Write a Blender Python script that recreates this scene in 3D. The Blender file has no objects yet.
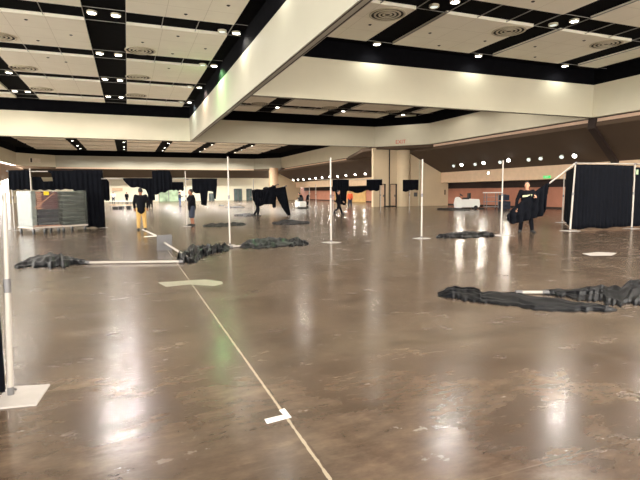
import bpy, bmesh, math, random
from mathutils import Vector, Matrix, noise
random.seed(7)
C = bpy.context.scene.collection
sc = bpy.context.scene
PI = math.pi

# ------------------------------------------------------------ camera and survey helpers
FPX = 490.0; EYE = 1.464
pitch = math.atan(48/490.0); roll = math.radians(-0.41); yaw = math.radians(21.3206)
_F = Vector((math.sin(yaw)*math.cos(pitch), math.cos(yaw)*math.cos(pitch), -math.sin(pitch)))
_R0 = Vector((math.cos(yaw), -math.sin(yaw), 0)); _U0 = _R0.cross(_F)
_R = _R0*math.cos(roll)+_U0*math.sin(roll); _U = -_R0*math.sin(roll)+_U0*math.cos(roll)
CAM = Vector((0, 0, EYE))
def ray(x, y): return _F+_R*((x-320)/FPX)-_U*((y-240)/FPX)
def P(x, y, z=0.0):
    d = ray(x, y); return CAM+d*((z-EYE)/d.z)
def at(x, y, d): return CAM+ray(x, y)*d
def atY(x, y, Y):
    d = ray(x, y); return CAM+d*(Y/d.y)
def dist(p): return (Vector(p)-CAM).dot(_F)
def xz(x, p):           # direction helper: ground point under image column x at the depth of p
    return at(x, 240, dist(p))
cd = bpy.data.cameras.new('camera'); cam = bpy.data.objects.new('camera', cd); C.objects.link(cam)
cd.sensor_width = 36; cd.lens = FPX/640*36; cd.clip_end = 400; cd.clip_start = 0.05
M4 = Matrix((_R, _U, -_F)).transposed().to_4x4(); M4.translation = CAM
cam.matrix_world = M4
sc.camera = cam

# ------------------------------------------------------------ materials
def new_mat(name):
    m = bpy.data.materials.new(name); m.use_nodes = True
    nt = m.node_tree; b = nt.nodes['Principled BSDF']
    return m, nt, b
def srgb(r, g, b):
    f = lambda c: (c/255/12.92) if c/255 <= .04045 else ((c/255+.055)/1.055)**2.4
    return (f(r), f(g), f(b), 1)
def mat(name, col, rough=.7, metal=0, spec=.5, var=.08, scale=3.0, bump=0.0, bscale=40, sheen=0):
    m, nt, b = new_mat(name)
    geo = nt.nodes.new('ShaderNodeNewGeometry')
    n = nt.nodes.new('ShaderNodeTexNoise'); n.inputs['Scale'].default_value = scale; n.inputs['Detail'].default_value = 5
    nt.links.new(geo.outputs['Position'], n.inputs['Vector'])
    r = nt.nodes.new('ShaderNodeValToRGB')
    r.color_ramp.elements[0].color = tuple(c*(1-var) for c in col[:3])+(1,)
    r.color_ramp.elements[1].color = tuple(min(1, c*(1+var)) for c in col[:3])+(1,)
    r.color_ramp.elements[0].position = .3; r.color_ramp.elements[1].position = .7
    nt.links.new(n.outputs['Fac'], r.inputs['Fac']); nt.links.new(r.outputs['Color'], b.inputs['Base Color'])
    b.inputs['Roughness'].default_value = rough; b.inputs['Metallic'].default_value = metal
    b.inputs['Specular IOR Level'].default_value = spec
    if sheen: b.inputs['Sheen Weight'].default_value = sheen
    if bump:
        n2 = nt.nodes.new('ShaderNodeTexNoise'); n2.inputs['Scale'].default_value = bscale
        nt.links.new(geo.outputs['Position'], n2.inputs['Vector'])
        bp = nt.nodes.new('ShaderNodeBump'); bp.inputs['Strength'].default_value = bump; bp.inputs['Distance'].default_value = .01
        nt.links.new(n2.outputs['Fac'], bp.inputs['Height']); nt.links.new(bp.outputs['Normal'], b.inputs['Normal'])
    return m
def emis(name, col, s):
    m, nt, b = new_mat(name)
    b.inputs['Base Color'].default_value = col; b.inputs['Emission Color'].default_value = col
    b.inputs['Emission Strength'].default_value = s
    return m
M = {}
M['cream'] = mat('cream paint', srgb(210, 202, 178), .75, var=.03, scale=.7)
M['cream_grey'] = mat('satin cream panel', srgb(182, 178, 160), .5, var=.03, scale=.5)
M['cream_warm'] = mat('warm cream paint', srgb(214, 192, 158), .75, var=.05, scale=.6)
M['far_cream'] = mat('far wall paint', srgb(238, 230, 205), .7, var=.03, scale=.4)
M['black'] = mat('matt black', (.0032, .0032, .0042, 1), .9, var=.2, spec=.05)
M['soffit'] = mat('brown soffit', srgb(84, 66, 50), .85, var=.06, scale=.8)
M['lip'] = mat('pinkish beige', srgb(222, 190, 164), .75, var=.04)
M['header'] = mat('beige header', srgb(226, 194, 160), .75, var=.05)
M['brown_wall'] = mat('reddish brown wall', srgb(178, 120, 96), .75, var=.08, scale=1.5)
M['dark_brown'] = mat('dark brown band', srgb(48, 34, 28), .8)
M['pink_wall'] = mat('pinkish wall', srgb(206, 168, 142), .75, var=.05)
M['tan_wall'] = mat('tan wood wall', srgb(196, 158, 100), .65, var=.12, scale=2)
M['glass'] = mat('teal door glass', srgb(92, 108, 106), .15, var=.3, scale=1.2)
M['green_glass'] = mat('green tinted glass', srgb(150, 172, 138), .2, var=.5, scale=.9)
M['alu'] = mat('brushed aluminium', srgb(172, 164, 154), .42, metal=.3, var=.03)
M['plate'] = mat('painted steel plate', srgb(168, 161, 154), .45, metal=.1, var=.05, scale=8)
M['steel'] = mat('grey steel', srgb(112, 110, 110), .4, metal=.6)
M['white'] = mat('white plastic', srgb(232, 230, 222), .5, var=.03)
M['drape'] = mat('black drape cloth', (.0022, .0028, .0050, 1), .85, var=.3, scale=6, spec=.10)
M['heap'] = mat('charcoal satin drape', (.0022, .0027, .0040, 1), .42, var=.35, scale=14, spec=.10)
M['rubber'] = mat('black rubber', (.02, .02, .02, 1), .7)
M['maroon'] = mat('maroon cloth', srgb(88, 42, 48), .7, var=.25, scale=20)
M['cardboard'] = mat('tan edge', srgb(206, 150, 122), .8)
M['navy'] = mat('dark navy bundle', srgb(32, 31, 42), .6, var=.3, scale=12)
M['greygreen'] = mat('grey green bundle', srgb(48, 53, 48), .5, var=.3, scale=14, bump=.4)
M['deck'] = mat('pale dolly deck', srgb(200, 186, 176), .6)
M['yellow'] = mat('yellow tag', srgb(236, 206, 30), .6)
M['tape'] = mat('white tape', srgb(216, 210, 204), .5, var=.02)
M['skin1'] = mat('light skin', srgb(196, 142, 112), .55)
M['skin2'] = mat('tan skin', srgb(150, 98, 72), .55)
M['hair'] = mat('dark hair', srgb(26, 20, 18), .6)
M['shirt_black'] = mat('black cotton', (.004, .004, .006, 1), .85, var=.2, spec=.12)
M['khaki'] = mat('golden khaki', srgb(190, 152, 88), .8, var=.1, scale=10)
M['denim_dark'] = mat('dark denim', srgb(38, 44, 60), .8)
M['denim'] = mat('blue denim', srgb(66, 88, 130), .8)
M['shirt_white'] = mat('white cotton', srgb(236, 230, 226), .8)
M['orange'] = mat('orange vest', srgb(232, 96, 50), .7)
M['print'] = mat('pale shirt print', srgb(230, 228, 180), .6)
M['red_letter'] = mat('red lettering', srgb(205, 60, 45), .5)
M['green_sign'] = emis('green exit sign', srgb(60, 170, 90), 1.2)
M['sign'] = mat('pale sign panel', srgb(228, 218, 200), .5)
M['ring'] = mat('painted vent metal', srgb(192, 182, 158), .5)
M['vent_dark'] = mat('vent shadow gap', srgb(40, 36, 28), .8)
M['grid'] = mat('ceiling grid metal', srgb(150, 146, 138), .5)
M['lens'] = emis('lit lamp lens', (1, .97, .93, 1), 22)
M['lens_dim'] = emis('dim lamp lens', (.8, .9, .85, 1), .55)
M['lens_spot'] = emis('lit spotlight lens', (1, .96, .86, 1), 16)
M['window_lit'] = emis('lit far opening', srgb(220, 216, 200), .5)

def panel_mat():
    m, nt, b = new_mat('ceiling tile')
    N, L = nt.nodes.new, nt.links.new
    geo = N('ShaderNodeNewGeometry'); sx = N('ShaderNodeSeparateXYZ'); L(geo.outputs['Position'], sx.inputs[0])
    def seam(out, off):
        a = N('ShaderNodeMath'); a.operation = 'ADD'; a.inputs[1].default_value = off; L(out, a.inputs[0])
        d = N('ShaderNodeMath'); d.operation = 'DIVIDE'; d.inputs[1].default_value = 1.44; L(a.outputs[0], d.inputs[0])
        f = N('ShaderNodeMath'); f.operation = 'FRACT'; L(d.outputs[0], f.inputs[0])
        c = N('ShaderNodeMath'); c.operation = 'LESS_THAN'; c.inputs[1].default_value = .012; L(f.outputs[0], c.inputs[0])
        return c.outputs[0]
    s1 = seam(sx.outputs[0], 100*1.44-.2); s2 = seam(sx.outputs[1], 100*1.44-.55)
    mx = N('ShaderNodeMath'); mx.operation = 'MAXIMUM'; L(s1, mx.inputs[0]); L(s2, mx.inputs[1])
    n = N('ShaderNodeTexNoise'); n.inputs['Scale'].default_value = 1.2; L(geo.outputs['Position'], n.inputs['Vector'])
    r = N('ShaderNodeValToRGB'); r.color_ramp.elements[0].color = srgb(238, 231, 212); r.color_ramp.elements[1].color = srgb(248, 242, 224)
    L(n.outputs['Fac'], r.inputs['Fac'])
    mix = N('ShaderNodeMix'); mix.data_type = 'RGBA'; L(r.outputs['Color'], mix.inputs['A']); mix.inputs['B'].default_value = srgb(184, 174, 148)
    mm = N('ShaderNodeMath'); mm.operation = 'MULTIPLY'; mm.inputs[1].default_value = .55; L(mx.outputs[0], mm.inputs[0]); L(mm.outputs[0], mix.inputs['Factor'])
    L(mix.outputs['Result'], b.inputs['Base Color']); b.inputs['Roughness'].default_value = .9
    return m
M['tile'] = panel_mat()

def floor_mat():
    m, nt, b = new_mat('polished concrete')
    N, L = nt.nodes.new, nt.links.new
    geo = N('ShaderNodeNewGeometry'); sx = N('ShaderNodeSeparateXYZ'); L(geo.outputs['Position'], sx.inputs[0])
    def noi(scale, det, mapscale=(1, 1, 1), rough=.6, dist=0):
        mp = N('ShaderNodeMapping'); mp.inputs['Scale'].default_value = mapscale; L(geo.outputs['Position'], mp.inputs['Vector'])
        n = N('ShaderNodeTexNoise'); n.inputs['Scale'].default_value = scale; n.inputs['Detail'].default_value = det
        n.inputs['Roughness'].default_value = rough; n.inputs['Distortion'].default_value = dist; L(mp.outputs[0], n.inputs['Vector']); return n.outputs['Fac']
    def ramp(f, stops):
        r = N('ShaderNodeValToRGB'); els = r.color_ramp.elements
        while len(els) < len(stops): els.new(.5)
        for e, (p, c) in zip(els, stops): e.position = p; e.color = c
        L(f, r.inputs['Fac']); return r.outputs['Color']
    def mixc(a, bb, f, mode='MIX'):
        x = N('ShaderNodeMix'); x.data_type = 'RGBA'; x.blend_type = mode
        for s, v in (('A', a), ('B', bb), ('Factor', f)):
            if isinstance(v, (tuple, float, int)): x.inputs[s].default_value = v
            else: L(v, x.inputs[s])
        return x.outputs['Result']
    big = noi(.22, 5, dist=.6); mid = noi(1.1, 9, (1, 1.5, 1), .68, .15); fine = noi(7, 9, (.6, 1.5, 1), .72)
    c = ramp(mid, [(.2, srgb(44, 31, 23)), (.42, srgb(72, 57, 46)), (.58, srgb(98, 82, 68)), (.8, srgb(132, 116, 96))])
    c = mixc(c, ramp(big, [(.3, srgb(78, 58, 46)), (.7, srgb(70, 64, 48))]), .35)
    c = mixc(c, ramp(fine, [(.2, (.5, .48, .46, 1)), (.5, (1, 1, 1, 1)), (.8, (1.7, 1.7, 1.7, 1))]), .8, 'MULTIPLY')
    # pale trowel marks
    tr = noi(13, 8, (.3, 2.2, 1), .75, .5)
    c = mixc(c, srgb(140, 126, 110), ramp(tr, [(.58, (0, 0, 0, 1)), (.8, (.35, .35, .35, 1))]))
    def mth(op, a, bb=None):
        x = N('ShaderNodeMath'); x.operation = op
        for i, v in enumerate((a, bb)):
            if v is None: continue
            if isinstance(v, (int, float)): x.inputs[i].default_value = v
            else: L(v, x.inputs[i])
        return x.outputs[0]
    # filled saw joint running down the hall
    wob = noi(14, 4)
    dx = mth('ABSOLUTE', mth('SUBTRACT', sx.outputs[0], .905))
    w = mth('ADD', -.002, mth('MULTIPLY', wob, .022))
    joint = mth('LESS_THAN', dx, w)
    c = mixc(c, srgb(190, 176, 152), mth('MULTIPLY', joint, .6))
    dk = mth('MULTIPLY', mth('LESS_THAN', mth('ABSOLUTE', mth('SUBTRACT', sx.outputs[0], .925)), .005), ramp(noi(3, 2), [(.45, (0, 0, 0, 1)), (.55, (1, 1, 1, 1))]))
    c = mixc(c, srgb(70, 56, 46), mth('MULTIPLY', dk, .7))
    # cross joints, fainter
    fy = mth('FRACT', mth('DIVIDE', mth('ADD', sx.outputs[1], 62.0), 7.1))
    c = mixc(c, srgb(150, 136, 118), mth('MULTIPLY', mth('LESS_THAN', fy, .0012), .12))
    # hairline crack near the tape
    wy = mth('MULTIPLY', mth('SUBTRACT', noi(3.2, 4), .5), .09)
    dc = mth('ABSOLUTE', mth('SUBTRACT', mth('ADD', sx.outputs[1], wy), 3.03))
    inx = mth('MULTIPLY', mth('GREATER_THAN', sx.outputs[0], .55), mth('LESS_THAN', sx.outputs[0], 1.12))
    c = mixc(c, srgb(60, 50, 42), mth('MULTIPLY', mth('MULTIPLY', mth('LESS_THAN', dc, .0035), inx), .8))
    L(c, b.inputs['Base Color'])
    rr = ramp(noi(1.7, 9, (1, 1.7, 1), .75), [(.25, (.15, .15, .15, 1)), (.5, (.21, .21, .21, 1)), (.8, (.37, .37, .37, 1))])
    L(rr, b.inputs['Roughness']); b.inputs['Specular IOR Level'].default_value = .72
    bp = N('ShaderNodeBump'); bp.inputs['Strength'].default_value = .06; bp.inputs['Distance'].default_value = .008
    L(noi(5, 6, (1, 1, 1), .6), bp.inputs['Height']); L(bp.outputs['Normal'], b.inputs['Normal'])
    return m
M['floor'] = floor_mat()

def wrap_mat():
    m, nt, b = new_mat('clear shrink wrap')
    N, L = nt.nodes.new, nt.links.new
    n = N('ShaderNodeTexNoise'); n.inputs['Scale'].default_value = 5; n.inputs['Detail'].default_value = 6; n.inputs['Distortion'].default_value = 2
    geo = N('ShaderNodeNewGeometry'); mp = N('ShaderNodeMapping'); mp.inputs['Scale'].default_value = (1, 1, 3.5); L(geo.outputs['Position'], mp.inputs[0]); L(mp.outputs[0], n.inputs['Vector'])
    r = N('ShaderNodeValToRGB'); r.color_ramp.elements[0].position = .45; r.color_ramp.elements[0].color = (.02, .02, .02, 1); r.color_ramp.elements[1].position = .75; r.color_ramp.elements[1].color = (.28, .28, .28, 1)
    L(n.outputs['Fac'], r.inputs['Fac']); L(r.outputs['Color'], b.inputs['Alpha'])
    b.inputs['Base Color'].default_value = srgb(205, 208, 198); b.inputs['Roughness'].default_value = .25
    bp = N('ShaderNodeBump'); bp.inputs['Strength'].default_value = .6; bp.inputs['Distance'].default_value = .03
    L(n.outputs['Fac'], bp.inputs['Height']); L(bp.outputs['Normal'], b.inputs['Normal'])
    return m
M['wrap'] = wrap_mat()

# ------------------------------------------------------------ mesh helpers
def obj(name, bm, m, parent=None, smooth=False, mods=None):
    me = bpy.data.meshes.new(name)
    bmesh.ops.recalc_face_normals(bm, faces=bm.faces)
    if smooth:
        for f in bm.faces: f.smooth = True
    bm.to_mesh(me); bm.free()
    o = bpy.data.objects.new(name, me); C.objects.link(o)
    me.materials.append(M[m] if isinstance(m, str) else m)
    if parent: o.parent = parent
    return o
def tag(o, label=None, cat=None, group=None, kind=None):
    if label: o['label'] = label
    if cat: o['category'] = cat
    if group: o['group'] = group
    if kind: o['kind'] = kind
    return o
def thing(name, label, cat, loc=(0, 0, 0), rz=0, group=None):
    o = bpy.data.objects.new(name, None); C.objects.link(o); o.empty_display_size = .2
    o.location = loc; o.rotation_euler = (0, 0, rz)
    return tag(o, label, cat, group)
def struct(name, bm, m, parent=None, smooth=False):
    o = obj(name, bm, m, parent, smooth)
    if not parent: o['kind'] = 'structure'
    return o
def box(bm, x0, y0, z0, x1, y1, z1, mx=None, bev=0):
    vs = [bm.verts.new((x, y, z)) for x in (x0, x1) for y in (y0, y1) for z in (z0, z1)]
    if mx:
        for v in vs: v.co = mx @ v.co
    fs = [bm.faces.new([vs[i] for i in q]) for q in ((0, 1, 3, 2), (4, 6, 7, 5), (0, 4, 5, 1), (2, 3, 7, 6), (0, 2, 6, 4), (1, 5, 7, 3))]
    if bev:
        es = list({e for f in fs for e in f.edges})
        bmesh.ops.bevel(bm, geom=es, offset=bev, segments=2, affect='EDGES', profile=.6)
    return vs
def B(*a, **k):
    bm = bmesh.new(); box(bm, *a, **k); return bm
def tube(bm, p0, p1, r0, r1=None, seg=12, cap=True):
    p0 = Vector(p0); p1 = Vector(p1); r1 = r0 if r1 is None else r1
    d = (p1-p0).normalized(); a = d.orthogonal().normalized(); b = d.cross(a)
    r_ = []
    for p, r in ((p0, r0), (p1, r1)):
        r_.append([bm.verts.new(p+(a*math.cos(t)+b*math.sin(t))*r) for t in [2*PI*i/seg for i in range(seg)]])
    for i in range(seg):
        j = (i+1) % seg; bm.faces.new((r_[0][i], r_[0][j], r_[1][j], r_[1][i]))
    if cap: bm.faces.new(r_[0]); bm.faces.new(r_[1])
def T(p0, p1, r0, r1=None, seg=12):
    bm = bmesh.new(); tube(bm, p0, p1, r0, r1, seg); return bm
def ell(bm, c, r, rot=None, u=14, v=9):
    res = bmesh.ops.create_uvsphere(bm, u_segments=u, v_segments=v, radius=1)
    mx = Matrix.Translation(c) @ (rot or Matrix.Identity(4)) @ Matrix.Diagonal((r[0], r[1], r[2], 1))
    bmesh.ops.transform(bm, matrix=mx, verts=res['verts'])
def cap(bm, p0, p1, r0, r1):
    tube(bm, p0, p1, r0, r1, 12); ell(bm, p0, (r0,)*3, u=12, v=8); ell(bm, p1, (r1,)*3, u=12, v=8)
def prism(bm, pts, y0, y1, axis='y'):
    # polygon in two axes swept along the third
    def mk(a, b, c): return {'y': (a, c, b), 'x': (c, a, b), 'z': (a, b, c)}[axis]
    A = [bm.verts.new(mk(a, b, y0)) for a, b in pts]; D = [bm.verts.new(mk(a, b, y1)) for a, b in pts]
    n = len(pts); bm.faces.new(A); bm.faces.new(D[::-1])
    for i in range(n): bm.faces.new((A[i], A[(i+1) % n], D[(i+1) % n], D[i]))
def lathe(bm, prof, c=(0, 0, 0), seg=24):
    rings = []
    for r, z in prof:
        rings.append([bm.verts.new((c[0]+r*math.cos(2*PI*i/seg), c[1]+r*math.sin(2*PI*i/seg), c[2]+z)) for i in range(seg)])
    for k in range(len(prof)-1):
        for i in range(seg):
            j = (i+1) % seg; bm.faces.new((rings[k][i], rings[k][j], rings[k+1][j], rings[k+1][i]))
    bm.faces.new(rings[0]); bm.faces.new(rings[-1])
def wallseg(bm, a, b, z0, z1, t=.25):
    # vertical slab from plan point a to b, thickness to the far side
    a = Vector((a[0], a[1])); b = Vector((b[0], b[1])); d = (b-a).normalized(); n = Vector((-d.y, d.x))*t
    prism(bm, [tuple(a), tuple(b), tuple(b+n), tuple(a+n)], z0, z1, 'z')

# ------------------------------------------------------------ the hall
XA, XA2, YC, YB, XR, XL = 4.96, 5.26, 21.4, 41.9, 25.8, -14.95
HB, HW, HC = 5.69, 7.53, 8.25
YF = 88.2
struct('floor', B(-34, -14, -.2, 44, 100, 0), 'floor')
ceil = struct('ceiling', B(-15.2, -14, HC+.12, 26.1, 89, HC+.4), 'black')
colsL = [(-12.6, -7.02), (-5.58, -1.28), (.23, 4.32)]
colsR = [(5.85, 10.36), (11.73, 16.04), (17.5, 21.86), (23.32, 24.78)]
rowsN = [(-12, -8.1), (-6.8, -2.6), (-1.1, 3.2), (4.6, 9.0), (10.45, 14.8), (16.3, 20.52), (21.98, 26.32), (27.76, 32.18), (33.55, 38.0), (39.45, 40.86)]
rowsR1 = [(-12, -8.1), (-6.8, -2.6), (-1.1, 3.2), (4.6, 9.1), (10.6, 14.98), (16.46, 20.62)]
rowsR2 = [(22.1, 26.3), (27.76, 32.1), (33.5, 37.6), (39.0, 41.3)]
rowsF = [(43.2, 47.6), (49.0, 53.4), (54.8, 59.1), (60.5, 64.9), (66.3, 70.6), (72.0, 76.4), (77.8, 82.1), (83.6, 85.8)]
_unit = None
def panel(x0, x1, y0, y1):
    global _unit
    if _unit is None:
        _unit = obj('ceiling_panel', B(0, 0, 0, 1, 1, .12), 'tile', ceil); o = _unit
    else:
        o = _unit.copy(); C.objects.link(o); o.parent = ceil
    o.location = (x0, y0, HC); o.scale = (x1-x0, y1-y0, 1)
for rows, cols in ((rowsN, colsL), (rowsR1, colsR), (rowsR2, colsR), (rowsF, [(-12.6, -7.02), (-5.58, -1.28), (.23, 4.5), (5.95, 10.3), (11.73, 16.04), (17.5, 21.86)])):
    for (y0, y1) in rows:
        for (x0, x1) in cols:
            if y0 < 1 and rows is rowsN and x0 < -10: continue
            panel(x0, x1, y0, y1)
# thin metal grid lines over the black strips
gb = bmesh.new(); g = .012
def gl(x0, y0, x1, y1):
    if x1-x0 < y1-y0: box(gb, x0-g, y0, HC+.02, x0+g, y1, HC+.05)
    else: box(gb, x0, y0-g, HC+.02, x1, y0+g, HC+.05)
for xs, x1_, rows in ((colsL, 4.9, rowsN), (colsR, 25.5, rowsR1), (colsR, 25.5, rowsR2)):
    for (a, b) in xs:
        for x in (a, b): gl(x, rows[2][0] if rows is not rowsR2 else rows[0][0], x, rows[-1][1])
    for i in range(1, len(rows)):
        ya, yb = rows[i-1][1], rows[i][0]
        if ya < 0: continue
        for (a, b) in xs:
            n = round((b-a)/1.44)
            for k in range(1, n): x = a+(b-a)*k/n; box(gb, x-g, ya, HC+.02, x+g, yb, HC+.05)
    for i in range(len(xs)):
        a = xs[i][1]; b = xs[i+1][0] if i+1 < len(xs) else x1_
        for (ya, yb) in rows:
            if yb < 2: continue
            for y in (ya, yb): box(gb, a, y-g*.6, HC+.03, b, y+g*.6, HC+.05)
obj('ceiling_grid', gb, 'grid', ceil)

def bulkhead(name, a, b, t=.3, m='cream', trim=True):
    bm = bmesh.new(); wallseg(bm, a, b, HB, HW, t); o = struct(name, bm, m)
    bm = bmesh.new(); wallseg(bm, a, b, HW, HC+.12, t); obj('black_upper_band', bm, 'black', o)
    if trim:
        A = Vector((a[0], a[1])); Bq = Vector((b[0], b[1])); d = (Bq-A).normalized(); n = Vector((-d.y, d.x))
        bm = bmesh.new()
        for f in (.12, .75):
            wallseg(bm, A+n*t*f, Bq+n*t*f, HB-.012, HB, t*.10)
        obj('soffit_groove', bm, 'dark_brown', o)
    return o
# long dividing beam: its left face is satin
bulkhead('trim_1', (XA2, -14), (XA2, YB), XA2-XA, 'cream_grey')      # runs away from the camera
bulkhead('trim_2', (XA2, YC), (XR, YC), .3, 'cream')
bulkhead('trim_3', (XL, YB), (22.0, YB), .6, 'cream')
bulkhead('trim_4', (22.0, YB), (XR, 37.75), .3, 'cream', False)
bulkhead('trim_5', (XR, 83.9), (XR, -14), -.3, 'cream', False)
bulkhead('trim_6', (-10.4, YF), (21.6, YF), .3, 'cream_grey', False)
bulkhead('trim_7', (21.6, YF), (XR, 83.9), .3, 'cream_grey', False)
bulkhead('trim_8', (XL, 83.9), (-10.4, YF), .3, 'cream', False)
bulkhead('trim_9', (XL, 44), (XL, 83.9), .3, 'cream', False)
# pinkish lip under the right bulkhead, and the sloping brown soffit beyond it
bm = bmesh.new(); box(bm, XR+.02, -14, 5.2, XR+.22, 37.9, HB-.03); box(bm, XR+.02, 57, 5.2, XR+.22, 84, HB-.03); struct('trim_10', bm, 'lip')
bm = bmesh.new(); box(bm, XR-.03, -14, HB-.05, XR+.25, 37.8, HB); box(bm, XR-.03, 57, HB-.05, XR+.25, 84, HB); struct('trim_11', bm, 'dark_brown')
def soffit_z(X): return 5.2-(X-XR)*.5
bm = bmesh.new(); prism(bm, [(XR, 5.2), (29.6, 3.3), (29.9, 3.5), (XR, 5.45)], -14, YF, 'y'); struct('ceiling_soffit_right', bm, 'soffit').name = 'trim_12'
bm = bmesh.new(); prism(bm, [(22.2, 42.0), (XR+.1, 37.9), (XR+.1, 57), (22.2, 45)], 5.45, 5.75, 'z'); struct('trim_13', bm, 'soffit')
bm = bmesh.new(); box(bm, 29.55, -14, 2.3, 31.3, 87.9, 3.32); struct('trim_14', bm, 'header')
bm = bmesh.new(); box(bm, 31.2, -14, 0, 31.5, 95, 2.3); wr = struct('wall_right', bm, 'brown_wall')
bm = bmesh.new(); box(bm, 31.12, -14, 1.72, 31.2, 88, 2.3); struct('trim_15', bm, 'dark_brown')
bm = bmesh.new(); box(bm, 31.15, -14, 0, 31.2, 87, .16); struct('baseboard_right', bm, 'dark_brown')
# tan and pink stretches of the right wall
bm = bmesh.new(); box(bm, 31.10, 62, 0, 31.19, 73, 1.72); struct('trim_16', bm, 'tan_wall')
bm = bmesh.new(); box(bm, 31.10, 21.0, 0, 31.19, 28.4, 1.72); struct('trim_17', bm, 'pink_wall')
# dark rib crossing lip and soffit at the cross beam
bm = bmesh.new()
rp = [Vector((XR-.02, 21.55, HB)), Vector((XR-.02, 21.6, 5.15)), Vector((29.5, 22.9, 3.3))]
for a, b in zip(rp, rp[1:]):
    d = (b-a).normalized(); s = Vector((0, 1, 0)); n = d.cross(s).normalized()
    vs = [bm.verts.new(p+s*i*.24+n*j*.12) for p in (a-d*.08, b+d*.08) for i, j in ((-1, -1), (1, -1), (1, 1), (-1, 1))]
    for q in ((0, 1, 2, 3), (7, 6, 5, 4), (0, 4, 5, 1), (1, 5, 6, 2), (2, 6, 7, 3), (3, 7, 4, 0)): bm.faces.new([vs[i] for i in q])
struct('trim_18', bm, 'dark_brown')
# end wall with slanted top, round column, flat wall with two doorways
bm = bmesh.new(); prism(bm, [(26.0, 0), (30.45, 0), (30.45, 3.3), (29.6, 3.32), (26.0, 5.12)], 42.0, 42.4, 'y'); ew = struct('wall_end', bm, 'cream_warm')
obj('corner_bead', B(26.95, 41.96, 0, 27.05, 42.0, 4.5), 'cream', ew)
obj('service_panel', B(26.4, 41.9, .95, 26.75, 42.0, 1.35), 'steel', ew)
obj('wall_switch', B(30.0, 41.96, 1.1, 30.12, 42.0, 1.6), 'soffit', ew)
bm = bmesh.new()
for a, b, z0, z1 in ((21.9, 22.55, 0, 5.6), (23.25, 23.75, 0, 5.6), (24.5, 25.2, 0, 5.6), (22.55, 23.25, 2.2, 5.6), (23.75, 24.5, 2.2, 5.6)):
    box(bm, a, 42.0, z0, b, 42.35, z1)
struct('wall_back', bm, 'cream_warm')
for i, (a, b) in enumerate(((22.55, 23.25), (23.75, 24.5))):
    d = struct('door_%d' % (i+1), B(a+.06, 42.2, 0, b-.06, 42.28, 2.14), 'header')
    obj('door_frame', B(a-.01, 42.02, 0, a+.06, 42.3, 2.2), 'dark_brown', d); obj('door_frame', B(b-.06, 42.02, 0, b+.01, 42.3, 2.2), 'dark_brown', d)
    obj('door_frame', B(a, 42.02, 2.13, b, 42.3, 2.2), 'dark_brown', d)
    obj('door_handle', B(b-.2, 42.14, .95, b-.12, 42.2, 1.15), 'steel', d)
bm = bmesh.new(); tube(bm, (25.2, 42.2, 0), (25.2, 42.2, 5.6), .72, seg=40); struct('wall_column', bm, 'cream_warm', smooth=False)
bm = bmesh.new(); tube(bm, (24.0, 83.5, 0), (24.0, 83.5, 5.7), .75, seg=24); struct('wall_column_far', bm, 'header')
bm = bmesh.new(); prism(bm, [(24.4, 0), (30.45, 0), (30.45, 3.3), (29.6, 3.32), (25.4, 5.3), (24.4, 5.5)], 88, 88.3, 'y'); struct('wall_end_far', bm, 'cream_warm')
post = thing('steel_post', 'tall thin dark post standing by the two narrow doorways of the pale rear pier', 'post', (22.75+.75, 41.75, 0))
obj('shaft', T((0, 0, .08), (0, 0, 5.6), .055), 'dark_brown', post)
bm = bmesh.new(); box(bm, -.55, -.3, 0, .55, .1, .1, bev=.02); obj('foot', bm, 'vent_dark', post)
# far wall
wf = struct('wall_far', B(-18, 93.2, 0, 26, 93.5, 4.4), 'far_cream')
bm = bmesh.new(); prism(bm, [(YF, HB-.3), (93.3, 4.2), (93.3, 4.5), (YF, HB)], -18, 31, 'x'); struct('trim_19', bm, 'soffit')
bm = bmesh.new(); box(bm, -10.4, YF-.02, HB-.22, 21.6, YF+.15, HB); struct('trim_20', bm, 'lip')
# left perimeter
bm = bmesh.new(); prism(bm, [(XL, 5.25), (-19, 3.5), (-19.3, 3.7), (XL, 5.5)], 44, 93, 'y'); struct('trim_21', bm, 'lip')
bm = bmesh.new(); box(bm, -21, 44, 2.7, -18.9, 93, 3.6); struct('trim_22', bm, 'cream')
struct('wall_left', B(-21.3, 44, 0, -21, 95, 3.6), 'pink_wall')
struct('wall_light_block', B(-21.3, 43.7, 0, XL, 44, 8.3), 'cream')  # unseen wall added to keep world light off the left perimeter
struct('ceiling_light_seal', B(XR+.25, -14, 5.7, 31.6, 95, 5.9), 'soffit')  # unseen slab added over the right soffit to stop background light leaking in
struct('ceiling_light_seal_far', B(-22, YF+.3, 5.7, XR+.25, 95, 5.9), 'soffit')  # same kind of added slab, sealing the far soffit against the bright background
bm = B(XR-.3, 83, 5.5, XR+.3, 88.5, 5.9); struct('ceiling_corner', bm, 'soffit')
# diagonal brace and wires on right bulkhead
bm = bmesh.new(); tube(bm, (XR-.08, 21.2, HB+.15), (XR-.08, 19.8, HW-.1), .055); struct('trim_23', bm, 'header')
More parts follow.
